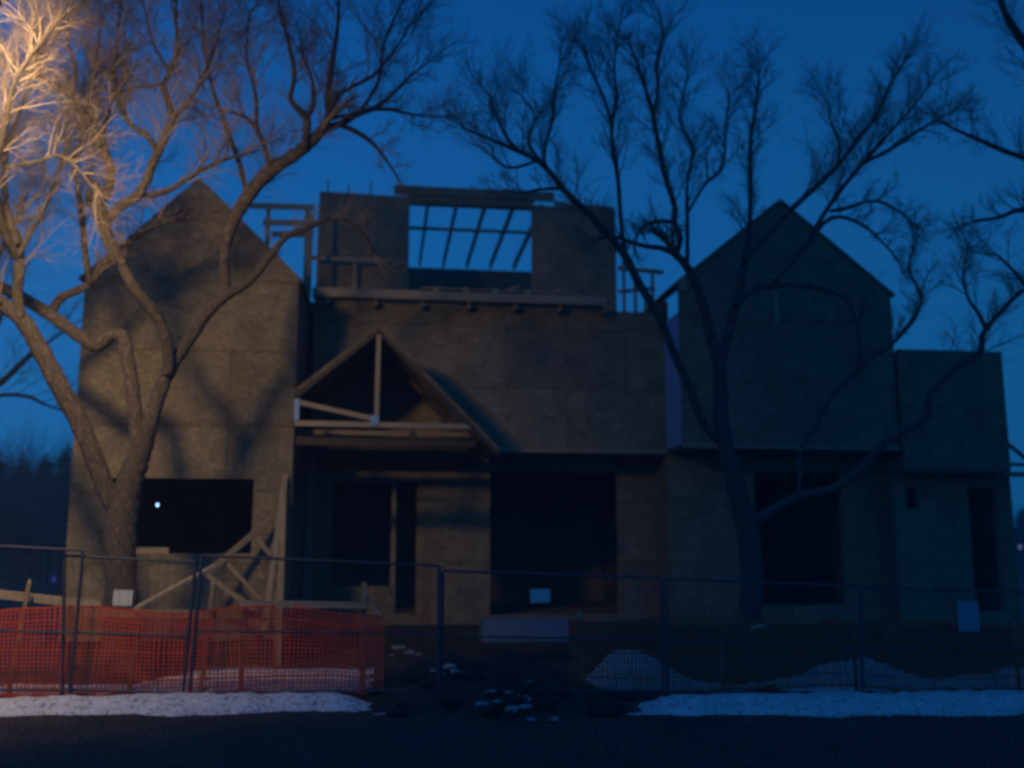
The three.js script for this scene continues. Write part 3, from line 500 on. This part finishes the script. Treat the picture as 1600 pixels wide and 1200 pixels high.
{
  const z = -14.0;
  makeTree('bare_tree', 'dark leafless tree at the far right corner beyond the house', 37,
    [[1830, 1075, z, 40], [1830, 900, z, 30], [1825, 700, z, 28], [1820, 540, z, 24], [1800, 430, z, 20]],
    [
      Lm([[1802, 440, 14], [1740, 340, 9], [1680, 275, 6], [1600, 247, 4], [1560, 232, 4], [1520, 214, 3], [1490, 202, 2]], z, -13.8, { len: .8 }),
      Lm([[1810, 500, 10], [1720, 380, 6], [1600, 328, 4], [1560, 340, 3], [1520, 346, 2]], z, -13.9, { len: .6 }),
      Lm([[1802, 440, 16], [1720, 250, 11], [1640, 120, 8], [1595, 60, 7], [1570, 20, 5], [1555, -40, 4]], z, -13.4, { len: 1 }),
      Lm([[1805, 450, 16], [1780, 250, 10], [1700, 50, 7], [1660, -60, 4]], z, -13.6),
      Lm([[1620, 470, 4], [1590, 430, 3], [1560, 400, 2]], -14, -14.1, { len: .7 }),
    ], { step: .16, len: 1, kids: [7, 5], levels: 2, crook: .22, up: .2, rmin: .0028 }, BARK, TWIG);
  makeTree('bare_tree', 'small dark leafless tree left of the house wall', 41,
    [[-110, 985, -22, 22], [-105, 850, -22, 16], [-90, 740, -22, 14], [-70, 670, -22, 10]],
    [
      Lm([[-72, 678, 8], [-30, 620, 6], [5, 595, 5], [46, 556, 4], [72, 538, 2], [95, 520, 1.5]], -22, -22, { len: 1.1 }),
      Lm([[-72, 680, 7], [-30, 630, 4], [0, 618, 3], [45, 620, 3], [70, 632, 2], [100, 642, 1.5]], -22, -22, { len: .9 }),
      Lm([[-80, 700, 8], [-40, 600, 5], [-10, 520, 4], [20, 450, 2]], -22, -22.3, { len: 1.3 }),
    ], { step: .3, len: 1.2, kids: [6, 4], levels: 2, crook: .22, up: .15, rmin: .004 }, BARK, TWIG);
}
// far conifers and brush behind the left side
const NEEDLE = std(.04, .06, .04, .95);
function conifer(u, v, z, topv, w, seed, label) {
  const b = at(u, v, z), top = at(u, topv, z).y, r = rng(seed), g0 = ground(b.x, z), H = top - g0;
  const t = thing('spruce_tree', label, 'tree', [b.x, g0, z], 'dark spruces in the distance');
  const k = new Tubes(); k.add([V(b.x, g0 - .2, z), V(b.x, top, z)], [H * .022, .02], 7); obj('trunk', k.geo(), TWIG, t);
  const T = new Tubes(), rows = Math.round(H * 4.5);
  for (let i = 0; i < rows; i++) {
    const f = i / rows, y = g0 + H * (.06 + .94 * f), L = w * Math.pow(1 - f, .85) * (.7 + .5 * r()) + .12, n = 9;
    for (let q = 0; q < n; q++) {
      const a = r() * 6.283, l = L * (.6 + .6 * r()), d = V(Math.cos(a), 0, Math.sin(a)), p0 = V(b.x, y + (r() - .5) * .9 * Math.min(1, 1.6 * (1 - f)), z), p1 = p0.clone().addScaledVector(d, l * .55).add(V(0, -.2 * l, 0)), p2 = p0.clone().addScaledVector(d, l).add(V(0, (-.34 + .3 * r()) * l, 0));
      T.add([p0, p1, p2], [.03, .2 * Math.min(1, l), .015], 4, false);
      for (let s = 0; s < 5; s++) { const e = p0.clone().lerp(p2, .25 + .7 * r()), sd = V(-d.z, 0, d.x).multiplyScalar(r() < .5 ? 1 : -1).addScaledVector(d, .8).add(V(0, -.25 - .3 * r(), 0)).normalize(); T.add([e, e.clone().addScaledVector(sd, .3 * l), e.clone().addScaledVector(sd, .5 * l)], [.02, .07 * Math.min(1, l), .01], 3, false); }
    }
  }
  const c = obj('crown', T.geo(), NEEDLE, t); c.userData.kind = 'stuff';
}
for (const [u, v, z, top, w, s, l] of [
  [92, 905, -58, 688, 2.1, 51, 'tallest dark pointed spruce beside left house wall'],
  [58, 900, -54, 706, 2.2, 52, 'broad dark spruce next to the tallest one left of house'],
  [20, 900, -56, 712, 2.4, 53, 'dark spruce standing among others near left edge tree'],
  [-30, 900, -52, 690, 2.6, 54, 'dark spruce behind small leafless tree'],
  [122, 900, -66, 716, 3.0, 55, 'dark spruce partly hidden by left house wall'],
  [1606, 890, -70, 790, 2.4, 56, 'dark distant spruce past the right end of house'],
  [1640, 890, -66, 770, 2.6, 57, 'dark distant spruce farther out past right end of house']]) conifer(u, v, z, top, w, s, l);
{
  const r = rng(61);
  const bushes = [[-6, 725, -48, 'leafless brush thicket below small bare tree'], [38, 735, -47, 'leafless brush thicket in front of the spruces'], [82, 760, -46, 'low leafless brush beside left house wall'], [112, 770, -44, 'low leafless brush touching left house corner']];
  for (const [u, topv, z, label] of bushes) {
    const b = at(u, 900, z), top = at(u, topv, z).y, g0 = ground(b.x, z), t = thing('brush_thicket', label, 'brush', [b.x, g0, z], 'leafless brush by the spruces');
    const T = new Tubes(); for (let k = 0; k < 46; k++) { const p = V(b.x + (r() - .5) * 2, g0, z + (r() - .5) * 1.6); twig(T, r, p, V((r() - .5) * .7, 1, (r() - .5) * .7), (top - g0) * (.6 + .45 * r()), .03, 0, { crook: .16, up: .3, kids: [9, 5], levels: 2, rmin: .008 }); }
    obj('stems', T.geo(), TWIG, t).userData.kind = 'stuff';
  }
}

// ---------- steel site fence ----------
const ZF = -12.8;
function fencePanel(a, b, mid, label, lean = 0) {   // a, b: [x bottom, y bottom, x top, y top]
  const t = thing('fence_panel', label, 'fence', [(a[0] + b[0]) / 2, Math.min(a[1], b[1]) - .12, ZF + lean], 'steel mesh panels of the site fence');
  const z = ZF + lean, A0 = V(a[0], a[1], z), A1 = V(a[2], a[3], z), B0 = V(b[0], b[1], z), B1 = V(b[2], b[3], z);
  const tube = (p, q, r) => { const T = new Tubes(); T.add([p, q], [r, r], 10); return T.geo(); };
  obj('post', tube(A0, A1, .021), FENCE, t); obj('post', tube(B0, B1, .021), FENCE, t);
  obj('rail', tube(A1, B1, .016), FENCE, t);
  obj('rail', tube(A0.clone().lerp(A1, mid), B0.clone().lerp(B1, mid), .014), FENCE, t);
  obj('rail', tube(A0.clone().lerp(A1, .06), B0.clone().lerp(B1, .06), .016), FENCE, t);
  const W = new Tubes(), L = A0.distanceTo(B0), nx = Math.round(L / .1);
  for (let i = 1; i < nx; i++) { const f = i / nx; W.add([A0.clone().lerp(B0, f).lerp(A1.clone().lerp(B1, f), .06), A1.clone().lerp(B1, f)], [.002, .002], 4, false); }
  for (let j = 1; j < 12; j++) { const f = .06 + .94 * j / 12; W.add([A0.clone().lerp(A1, f), B0.clone().lerp(B1, f)], [.0012, .0012], 4, false); }
  const w = obj('wire_mesh', W.geo(), FENCE, t); w.userData.kind = 'stuff';
  for (const p of [A0, B0]) { const g = new THREE.ExtrudeGeometry(new THREE.Shape([[-.09, -.3], [.09, -.3], [.11, -.24], [.11, .24], [.09, .3], [-.09, .3], [-.11, .24], [-.11, -.24]].map(q => new THREE.Vector2(...q))), { depth: .1, bevelEnabled: true, bevelSize: .015, bevelThickness: .015, bevelSegments: 1 }); g.rotateX(-Math.PI / 2); g.translate(p.x, p.y - .1, p.z); obj('foot', g, CONC, t); }
}
const fp = (u0, v0, u1, v1) => { const a = at(u0, v0, ZF), b = at(u1, v1, ZF); return [a.x, a.y, b.x, b.y]; };
fencePanel(fp(-330, 1092, -330, 836), fp(110, 1092, 131, 860), .44, 'steel mesh fence panel ending left of the large forked trunk', .03);
fencePanel(fp(96, 1092, 100, 868), fp(284, 1096, 305, 879), .46, 'short steel mesh fence panel in front of the large forked trunk', -.03);
fencePanel(fp(296, 1096, 316, 868), fp(684, 1090, 686, 884), .48, 'steel mesh fence panel in front of orange netting and entry porch', .03);
fencePanel(fp(690, 1090, 692, 892), fp(1036, 1092, 1034, 903), .48, 'steel mesh fence panel in front of the muddy debris', -.02);
fencePanel(fp(1042, 1092, 1040, 904), fp(1346, 1098, 1341, 916), .48, 'steel mesh fence panel in front of pointed snow mound', .02);
fencePanel(fp(1350, 1098, 1347, 918), fp(1800, 1100, 1795, 930), .48, 'steel mesh fence panel carrying the blank white sign', -.02);

// ---------- orange plastic netting on stakes ----------
function netting(name, label, x0, x1, top, bot, zf, seed) {
  const cell = .051, n = Math.round((x1 - x0) / cell), rows = 21, t = thing(name, label, 'netting', [(x0 + x1) / 2, 0, zf(x0)], 'orange safety netting');
  const P = (i, j) => { const x = x0 + (x1 - x0) * i / n, f = j / rows, y = lerp(top(x), bot(x), f); return V(x + .09 * (fbm(x * 2.1, y * 1.2, seed, 3) - .45), y + .05 * (fbm(x * 1.6, y * 2.2, seed + 2, 3) - .45) * Math.min(1, (1 - f) * 5), zf(x) + .2 * (fbm(x * 1.5, y * 1.1, seed + 4, 3) - .45) + .12 * (fbm(x * 5.5, y * 1.1, seed + 9, 2) - .4)); };
  const g = []; const pos = [], ix = [];
  const ribbon = (pts, half, dir) => { const b = pos.length / 3, th = .0016; for (const p of pts) for (const [a, c] of [[-half, -th], [half, -th], [half, th], [-half, th]]) pos.push(p.x + (dir ? a : 0), p.y + (dir ? 0 : a), p.z + c); for (let k = 0; k < pts.length - 1; k++) for (let q = 0; q < 4; q++) { const A = b + k * 4 + q, B = b + k * 4 + (q + 1) % 4; ix.push(A, B, A + 4, B, B + 4, A + 4); } };
  for (let j = 0; j <= rows; j++) { const l = []; for (let i = 0; i <= n; i++) l.push(P(i, j)); ribbon(l, j === 0 || j === rows ? .016 : j % 7 === 3 ? .013 : .0075, false); }
  for (let i = 0; i <= n; i++) { const l = []; for (let j = 0; j <= rows; j++) l.push(P(i, j).add(V(0, 0, .0034))); ribbon(l, .0085, true); }
  const q = new THREE.BufferGeometry(); q.setAttribute('position', new THREE.Float32BufferAttribute(pos, 3)); q.setIndex(ix); const nq = q.toNonIndexed(); nq.computeVertexNormals();
  const m = obj('mesh_strands', nq, ORANGE, t); m.userData.kind = 'stuff'; return t;
}
netting('orange_netting', 'sagging orange plastic netting with lamplit folds between stakes beside forked trunk', -6.4, .06, x => 1.0 + .1 * Math.abs(Math.sin(x * 1.25)) - .06 * sstep(-2, 0, x), x => ground(x, -13.2) + .02 + .1 * noise2(x * .9, 2, 5), x => -13.15 + .07 * Math.sin(x * 1.1), 71);
netting('orange_netting', 'orange plastic netting in the shade in front of snow mounds', 2.52, 10.6, x => .86 + .06 * Math.abs(Math.sin(x * 1.1)) - .02 * (x - 3), x => ground(x, -13.2) + .04 + .08 * noise2(x * .8, 7, 5), x => -13.2 + .06 * Math.sin(x * .9), 83);
const gS = x => ground(x, -13.3);
function stake(xb, xt, yt, label, w = .05) { const zs = -13.32, t = thing('wooden_stake', label, 'stake', [xb, gS(xb) - .15, zs]); obj('shaft', bar(V(xb, gS(xb) - .15, zs), V(xt, yt - .05, zs), w, w * .8, V(0, 0, 1)), LUMBER[1], t); const tip = new THREE.ConeGeometry(w * .62, .07, 4); tip.rotateY(Math.PI / 4); tip.translate(xt, yt - .018, zs); obj('tip', tip, LUMBER[2], t); }
stake(-4.5, -4.33, 1.44, 'leaning wooden stake at the left end of netting');
stake(-3.05, -3.0, 1.1, 'short wooden stake behind the forked trunk netting');
stake(-2.2, -2.1, 1.42, 'wooden stake between forked trunk and entry porch');
stake(2.72, 2.66, 1.0, 'wooden stake at the edge of the shaded netting', .06);
stake(4.6, 4.62, .9, 'wooden stake left of the dark tree trunk');
stake(6.5, 6.5, .84, 'wooden stake right of the dark tree trunk');
stake(8.9, 8.9, .8, 'wooden stake beyond the blank white sign');
{
  const t = thing('timber_barricade', 'timber rail on braced post at the end of lamplit orange netting', 'barricade', [-.2, gS(-.2) - .1, -13.3]);
  obj('post', box(-.225, -.155, gS(-.2) - .1, 1.39, -13.34, -13.29), LUMBER[1], t);
  obj('rail', bar(V(-1.75, 1.13, -13.26), V(-.16, 1.09, -13.26), .035, .085), LUMBER[2], t);
  obj('brace', bar(V(-.16, 1.2, -13.37), V(.05, .93, -13.37), .04, .09, V(0, 0, 1)), LUMBER[2], t);
  obj('post', box(-1.72, -1.66, gS(-1.7) - .1, 1.17, -13.34, -13.29), LUMBER[1], t);
}
function plank(name, a, b, w, h, label, m = LUMBER[2], cat = 'plank') { const o = obj(name, bar(a, b, w, h), m); return tag(o, label, cat); }
plank('plank', V(-4.9, 1.27, -13.5), V(-3.5, 1.10, -13.5), .04, .11, 'pale plank resting along netting top beside leaning stake');
plank('plank', V(-3.25, .98, -13.7), V(-2.3, 1.58, -14.6), .1, .04, 'pale plank tilted up behind wooden stake by forked trunk');
plank('plank', V(-3.7, 1.02, -13.42), V(-1.5, .98, -13.40), .035, .1, 'long dark plank low behind lamplit netting', LUMBER[1]);
// propped triangular frame against the left wing
{
  const A = at(446, 742, -16.88), B = at(413, 985, -16.3), C = at(322, 897, -16.2), D = at(436, 800, -16.8), E = at(405, 858, -16.55), M = at(367, 855, -16.5), N = at(345, 878, -16.35), Q = at(405, 935, -16.3);
  const t = thing('propped_truss', 'triangular frame of pale boards propped against the left wing corner', 'frame', [B.x, ground(B.x, B.z), B.z]);
  obj('upright', bar(B, A, .09, .04, V(0, 0, 1)), LUMBER[1], t); obj('rafter', bar(C, D, .05, .09), LUMBER[1], t);
  obj('web', bar(at(395, 833, -16.62), at(424, 868, -16.52), .03, .06), LUMBER[1], t); obj('web', bar(at(350, 874, -16.4), Q, .03, .06), LUMBER[1], t);
  obj('lower_chord', bar(C, V(B.x, .75, B.z), .04, .08), LUMBER[1], t);
}
// small things on fence, trunk and ground
{
  const sgn = (name, u, v, w, h, z, label, tilt = 0) => { const p = at(u, v, z), s = new THREE.Shape(), r = .02; s.moveTo(-w / 2 + r, -h / 2); s.lineTo(w / 2 - r, -h / 2); s.quadraticCurveTo(w / 2, -h / 2, w / 2, -h / 2 + r); s.lineTo(w / 2, h / 2 - r); s.quadraticCurveTo(w / 2, h / 2, w / 2 - r, h / 2); s.lineTo(-w / 2 + r, h / 2); s.quadraticCurveTo(-w / 2, h / 2, -w / 2, h / 2 - r); s.lineTo(-w / 2, -h / 2 + r); s.quadraticCurveTo(-w / 2, -h / 2, -w / 2 + r, -h / 2); const g = new THREE.ExtrudeGeometry(s, { depth: .006, bevelEnabled: false }); g.rotateZ(tilt); g.translate(p.x, p.y, p.z); return tag(obj(name, g, name === 'sign' ? SIGN : PAPER), label, 'sign'); };
  sgn('sign', 1513, 963, .30, .40, -12.765, 'blank white sign hung on the steel fence right of snow mounds');
  sgn('notice', 844, 931, .26, .17, -12.79, 'small white notice on the fence before the wide window opening', .02);
  sgn('notice', 192, 934, .24, .2, -13.72, 'white paper notice fixed to the large forked trunk', -.03);
}
{ // flat pieces: insulation offcut on the ground and wrapped step under the wide opening
  const c = box(1.75, 3.2, .28, .64, -17.6, -17.0); tag(obj('wrapped_step', c, std(.13, .16, .22, .6)), 'pale wrapped block under the wide window opening', 'block');
  const b = at(1187, 981, -13.42); tag(obj('snow_lump', (() => { const g = new THREE.IcosahedronGeometry(.1, 3); g.scale(1.25, .45, .8); const p = g.attributes.position; for (let i = 0; i < p.count; i++) { const k = 1 + .25 * (fbm(p.getX(i) * 14 + 5, p.getZ(i) * 14 + p.getY(i) * 9, 4, 2) - .4); p.setXYZ(i, p.getX(i) * k, p.getY(i) * k, p.getZ(i) * k); } g.computeVertexNormals(); g.translate(b.x, b.y, b.z); return g; })(), SNOW), 'bright snow lump perched by the dark tree trunk', 'snow');
}

// ---------- snow, mud, debris ----------
function drift(name, label, x0, x1, z0, z1, hf, mat = SNOW, cat = 'snow', cell = .045) {
  const nx = Math.ceil((x1 - x0) / cell), nz = Math.ceil((z1 - z0) / cell), p = [], uv = [], ix = [], hh = [];
  for (let j = 0; j <= nz; j++) for (let i = 0; i <= nx; i++) { const x = x0 + (x1 - x0) * i / nx, z = z0 + (z1 - z0) * j / nz, h = hf(x, z); hh.push(h); p.push(x, ground(x, z) + h - .012, z); uv.push(x, z); }
  const w = nx + 1; for (let j = 0; j < nz; j++) for (let i = 0; i < nx; i++) { const a = j * w + i; if (Math.max(hh[a], hh[a + 1], hh[a + w], hh[a + w + 1]) <= 0) continue; ix.push(a, a + w, a + 1, a + 1, a + w, a + w + 1); }
  const g = new THREE.BufferGeometry(); g.setAttribute('position', new THREE.Float32BufferAttribute(p, 3)); g.setAttribute('uv', new THREE.Float32BufferAttribute(uv, 2)); g.setIndex(ix); g.computeVertexNormals();
  return tag(obj(name, g, mat), label, cat);
}
const edge = (x, z, s) => .5 * (fbm(x * 1.9, z * 2.6, s, 5) - .45) + .16 * (fbm(x * 9, z * 9, s + 7, 3) - .45);
drift('snow_bank', 'lamplit strip of snow along the foot of fence by forked trunk', -8, .3, -12.95, -11.4, (x, z) => { const c = -12.33 + .05 * Math.sin(x * .8), q = 1 - Math.abs((z - c) / (.5 + .1 * Math.sin(x * 2.1))) + edge(x, z, 101); return Math.min(.16, q * .2) * sstep(.12, -.35, x + edge(x, z, 8)) + .07 * (fbm(x * 6, z * 6, 6, 4) - .5) - .02 * (q < .1); });
drift('snow_bank', 'shaded strip of snow along the fence foot before the snow mounds', 2.6, 13, -13.0, -10.9, (x, z) => { const c = -12.15, q = 1 - Math.abs((z - c) / (.62 + .12 * Math.sin(x * 1.3) + .25 * sstep(6, 9, x))) + edge(x, z, 105); return Math.min(.17, q * .22) * sstep(3.0, 3.7, x + edge(x, z, 9)) + .065 * (fbm(x * 6, z * 6, 16, 4) - .5) - .02 * (q < .1); });
drift('snow_patch', 'thin patch of snow lying behind lamplit orange netting', -6, -.05, -16.1, -13.35, (x, z) => { const far = -14.3 - 1.6 * sstep(-3.2, -2.4, x), q = Math.min((z - far) / .4, (-13.3 - z) / .2 + .5, 1.2) + .9 * edge(x, z, 111); return .11 * Math.min(1.1, q) - .015 + .04 * (fbm(x * 5, z * 5, 33, 3) - .5); });
drift('snow_mound', 'tall pointed snow mound heaped behind the shaded orange netting', 2.55, 5.6, -15.0, -13.4, (x, z) => { const dx = (x - 3.42) / (x < 3.42 ? .46 : .95), dz = (z + 14) / (z < -14 ? .7 : .42); return .6 * Math.exp(-(dx * dx + dz * dz) * 1.1) - .05 + .34 * edge(x, z, 121) + .05 * (fbm(x * 7, z * 7, 3, 3) - .45); });
drift('snow_mound', 'low broad snow mound behind netting under right ground opening', 4.9, 8.4, -15.0, -13.4, (x, z) => { const dx = (x - 6.9) / .95, dz = (z + 14) / (z < -14 ? .7 : .42); return .42 * Math.exp(-(dx * dx + dz * dz) * 1.1) - .04 + .3 * edge(x, z, 131) + .05 * (fbm(x * 7, z * 7, 4, 3) - .45); });
drift('snow_mound', 'snow mound behind netting beyond the blank white sign', 7.6, 11.6, -15.0, -13.4, (x, z) => { const dx = (x - 9.7) / 1.3, dz = (z + 14) / (z < -14 ? .7 : .42); return .3 * Math.exp(-(dx * dx + dz * dz) * 1.1) - .03 + .3 * edge(x, z, 141) + .05 * (fbm(x * 7, z * 7, 5, 3) - .45); });
drift('dirt_pile', 'dark heap of churned mud between the two stretches of netting', -.6, 3.4, -17.2, -11.2, (x, z) => { const dx = (x - 1.4) / 1.5, dz = (z + 14) / 2.1; return .5 * Math.exp(-(dx * dx + dz * dz) * 1.3) * (.6 + .9 * fbm(x * 2.2, z * 2.2, 9, 4)) - .05 + .1 * (fbm(x * 6, z * 6, 19, 3) - .45); }, MUD, 'dirt', .06);
{
  const r = rng(91), lump = k => { const g = new THREE.IcosahedronGeometry(1, 3), p = g.attributes.position; for (let i = 0; i < p.count; i++) { const q = .25 + 1.5 * fbm(p.getX(i) * 2.1 + k * 7, p.getY(i) * 1.9 + p.getZ(i) * 2.6, k, 4); p.setXYZ(i, p.getX(i) * q, p.getY(i) * q * .6, p.getZ(i) * q); } g.computeVertexNormals(); return g; };
  const shapes = [1, 2, 3, 4].map(lump);
  const put = (name, u, v, s, mat, label, cat, group) => { // rest it where the sight line meets the ground
    let z = -9; for (; z > -17; z -= .02) { const p = at(u, v, z), dx = (p.x - 1.4) / 1.5, dz = (p.z + 14) / 2.1; if (p.y < ground(p.x, p.z) + .45 * Math.exp(-(dx * dx + dz * dz) * 1.3) * (Math.abs(p.x - 1.4) < 2 ? 1 : 0)) break; }
    const p = at(u, v, z), m = new THREE.Mesh(shapes[Math.floor(r() * 4)], mat); m.name = numbered(name); m.castShadow = m.receiveShadow = true; m.position.copy(p); m.rotation.y = r() * 6.28; m.scale.set(s * (.8 + .6 * r()), s * (.5 + .4 * r()), s * (.8 + .5 * r())); scene.add(m); tag(m, label, cat, group);
  };
  for (const [u, v, s] of [[622, 1012, .09], [640, 1020, .12], [655, 1022, .07], [676, 1048, .05], [689, 1054, .06], [704, 1042, .1], [712, 1050, .07], [738, 1056, .05], [768, 1080, .07], [795, 1082, .05], [815, 1092, .1], [822, 1104, .08], [752, 1100, .07], [700, 1094, .05], [800, 1108, .09], [831, 1124, .05], [866, 1124, .07], [828, 1064, .04], [612, 1024, .05], [778, 1096, .06]]) put('snow_chunk', u, v, s * .8, DIRTYSNOW, 'small grey-white chunk of snow scattered in the dark mud', 'snow', 'snow chunks in the mud');
  for (let k = 0; k < 34; k++) put('mud_clod', 570 + r() * 420, 1035 + r() * 85, .05 + .09 * r(), MUD, 'dark clod of earth lying in the churned mud', 'clod', 'clods of earth in the mud');
}
// dead winter grass in front
{
  const r = rng(97), blade = new THREE.BufferGeometry(); blade.setAttribute('position', new THREE.Float32BufferAttribute([-.004, 0, 0, .004, 0, 0, .003, .035, .006, -.003, .035, .006, 0, .065, .02], 3)); blade.setIndex([0, 1, 2, 0, 2, 3, 3, 2, 4]); blade.computeVertexNormals();
  const N = 24000, m = new THREE.InstancedMesh(blade, std(.16, .125, .085, .9), N), M = new THREE.Matrix4(), q = new THREE.Quaternion(), e = new THREE.Euler(), c = new THREE.Color();
  for (let i = 0; i < N; i++) { let x, z; do { x = -8 + r() * 20; z = -7.6 - r() * 4.6; } while (fbm(x * 1.1 + 3, z * 1.6, 55, 3) < .30 + .2 * r()); const s = .35 + r() * .6; e.set((r() - .3) * 1.3, r() * 6.28, (r() - .5) * 1.2); M.compose(V(x, ground(x, z) - .004, z), q.setFromEuler(e), V(s * 1.2, s, s)); m.setMatrixAt(i, M); const k = .5 + .8 * r(); m.setColorAt(i, c.setRGB(k, k * (.92 + .1 * r()), k * .9)); }
  m.name = 'grass'; m.castShadow = m.receiveShadow = true; m.userData = { kind: 'stuff', label: 'short dead winter grass covering the verge in front of fence', category: 'grass' }; scene.add(m);
}

// ---------- small lamps ----------
function bulbLamp(name, p, r, col, glow, cd, label, parts) {
  const t = thing(name, label, 'lamp', [p.x, parts.base, p.z]);
  obj(parts.kind, parts.geo, DARKMETAL, t);
  const m = std(.8, .85, .9, .4); m.emissive.setRGB(...col); m.emissiveIntensity = glow; const g = new THREE.SphereGeometry(r, 16, 12); g.scale(1, 1.25, 1); g.translate(p.x, p.y, p.z); obj('bulb', g, m, t);
  const l = new THREE.PointLight(0xffffff, cd, 0, 2); l.color.setRGB(...col); l.position.copy(p).sub(t.position); l.castShadow = true; t.add(l);
}
{
  const rod = (a, b, r) => { const T = new Tubes(); T.add([a, b], [r, r], 8); return T.geo(); };
  const p = at(246, 789, -20.4); bulbLamp('work_lamp', p, .026, [.3, .5, 1], 4, .05, 'small bluish white work lamp hanging inside the left window opening', { kind: 'cord', base: 3.66, geo: rod(V(p.x, p.y + .04, p.z), V(p.x, 3.66, p.z), .008) });
  const q = at(84, 905, -44); bulbLamp('garden_lamp', q, .09, [.12, .1, 1], .35, .02, 'faint violet lamp low beside the left house corner', { kind: 'post', base: ground(q.x, q.z), geo: rod(V(q.x, ground(q.x, q.z), q.z), V(q.x, q.y - .1, q.z), .05) });
  const s = at(1594, 855, -60); bulbLamp('yard_lamp', s, .1, [.8, .75, .8], .16, .02, 'faint pale lamp past the right end of the house', { kind: 'post', base: ground(s.x, s.z), geo: rod(V(s.x, ground(s.x, s.z), s.z), V(s.x, s.y - .12, s.z), .05) });
}
renderer.render(scene, camera);
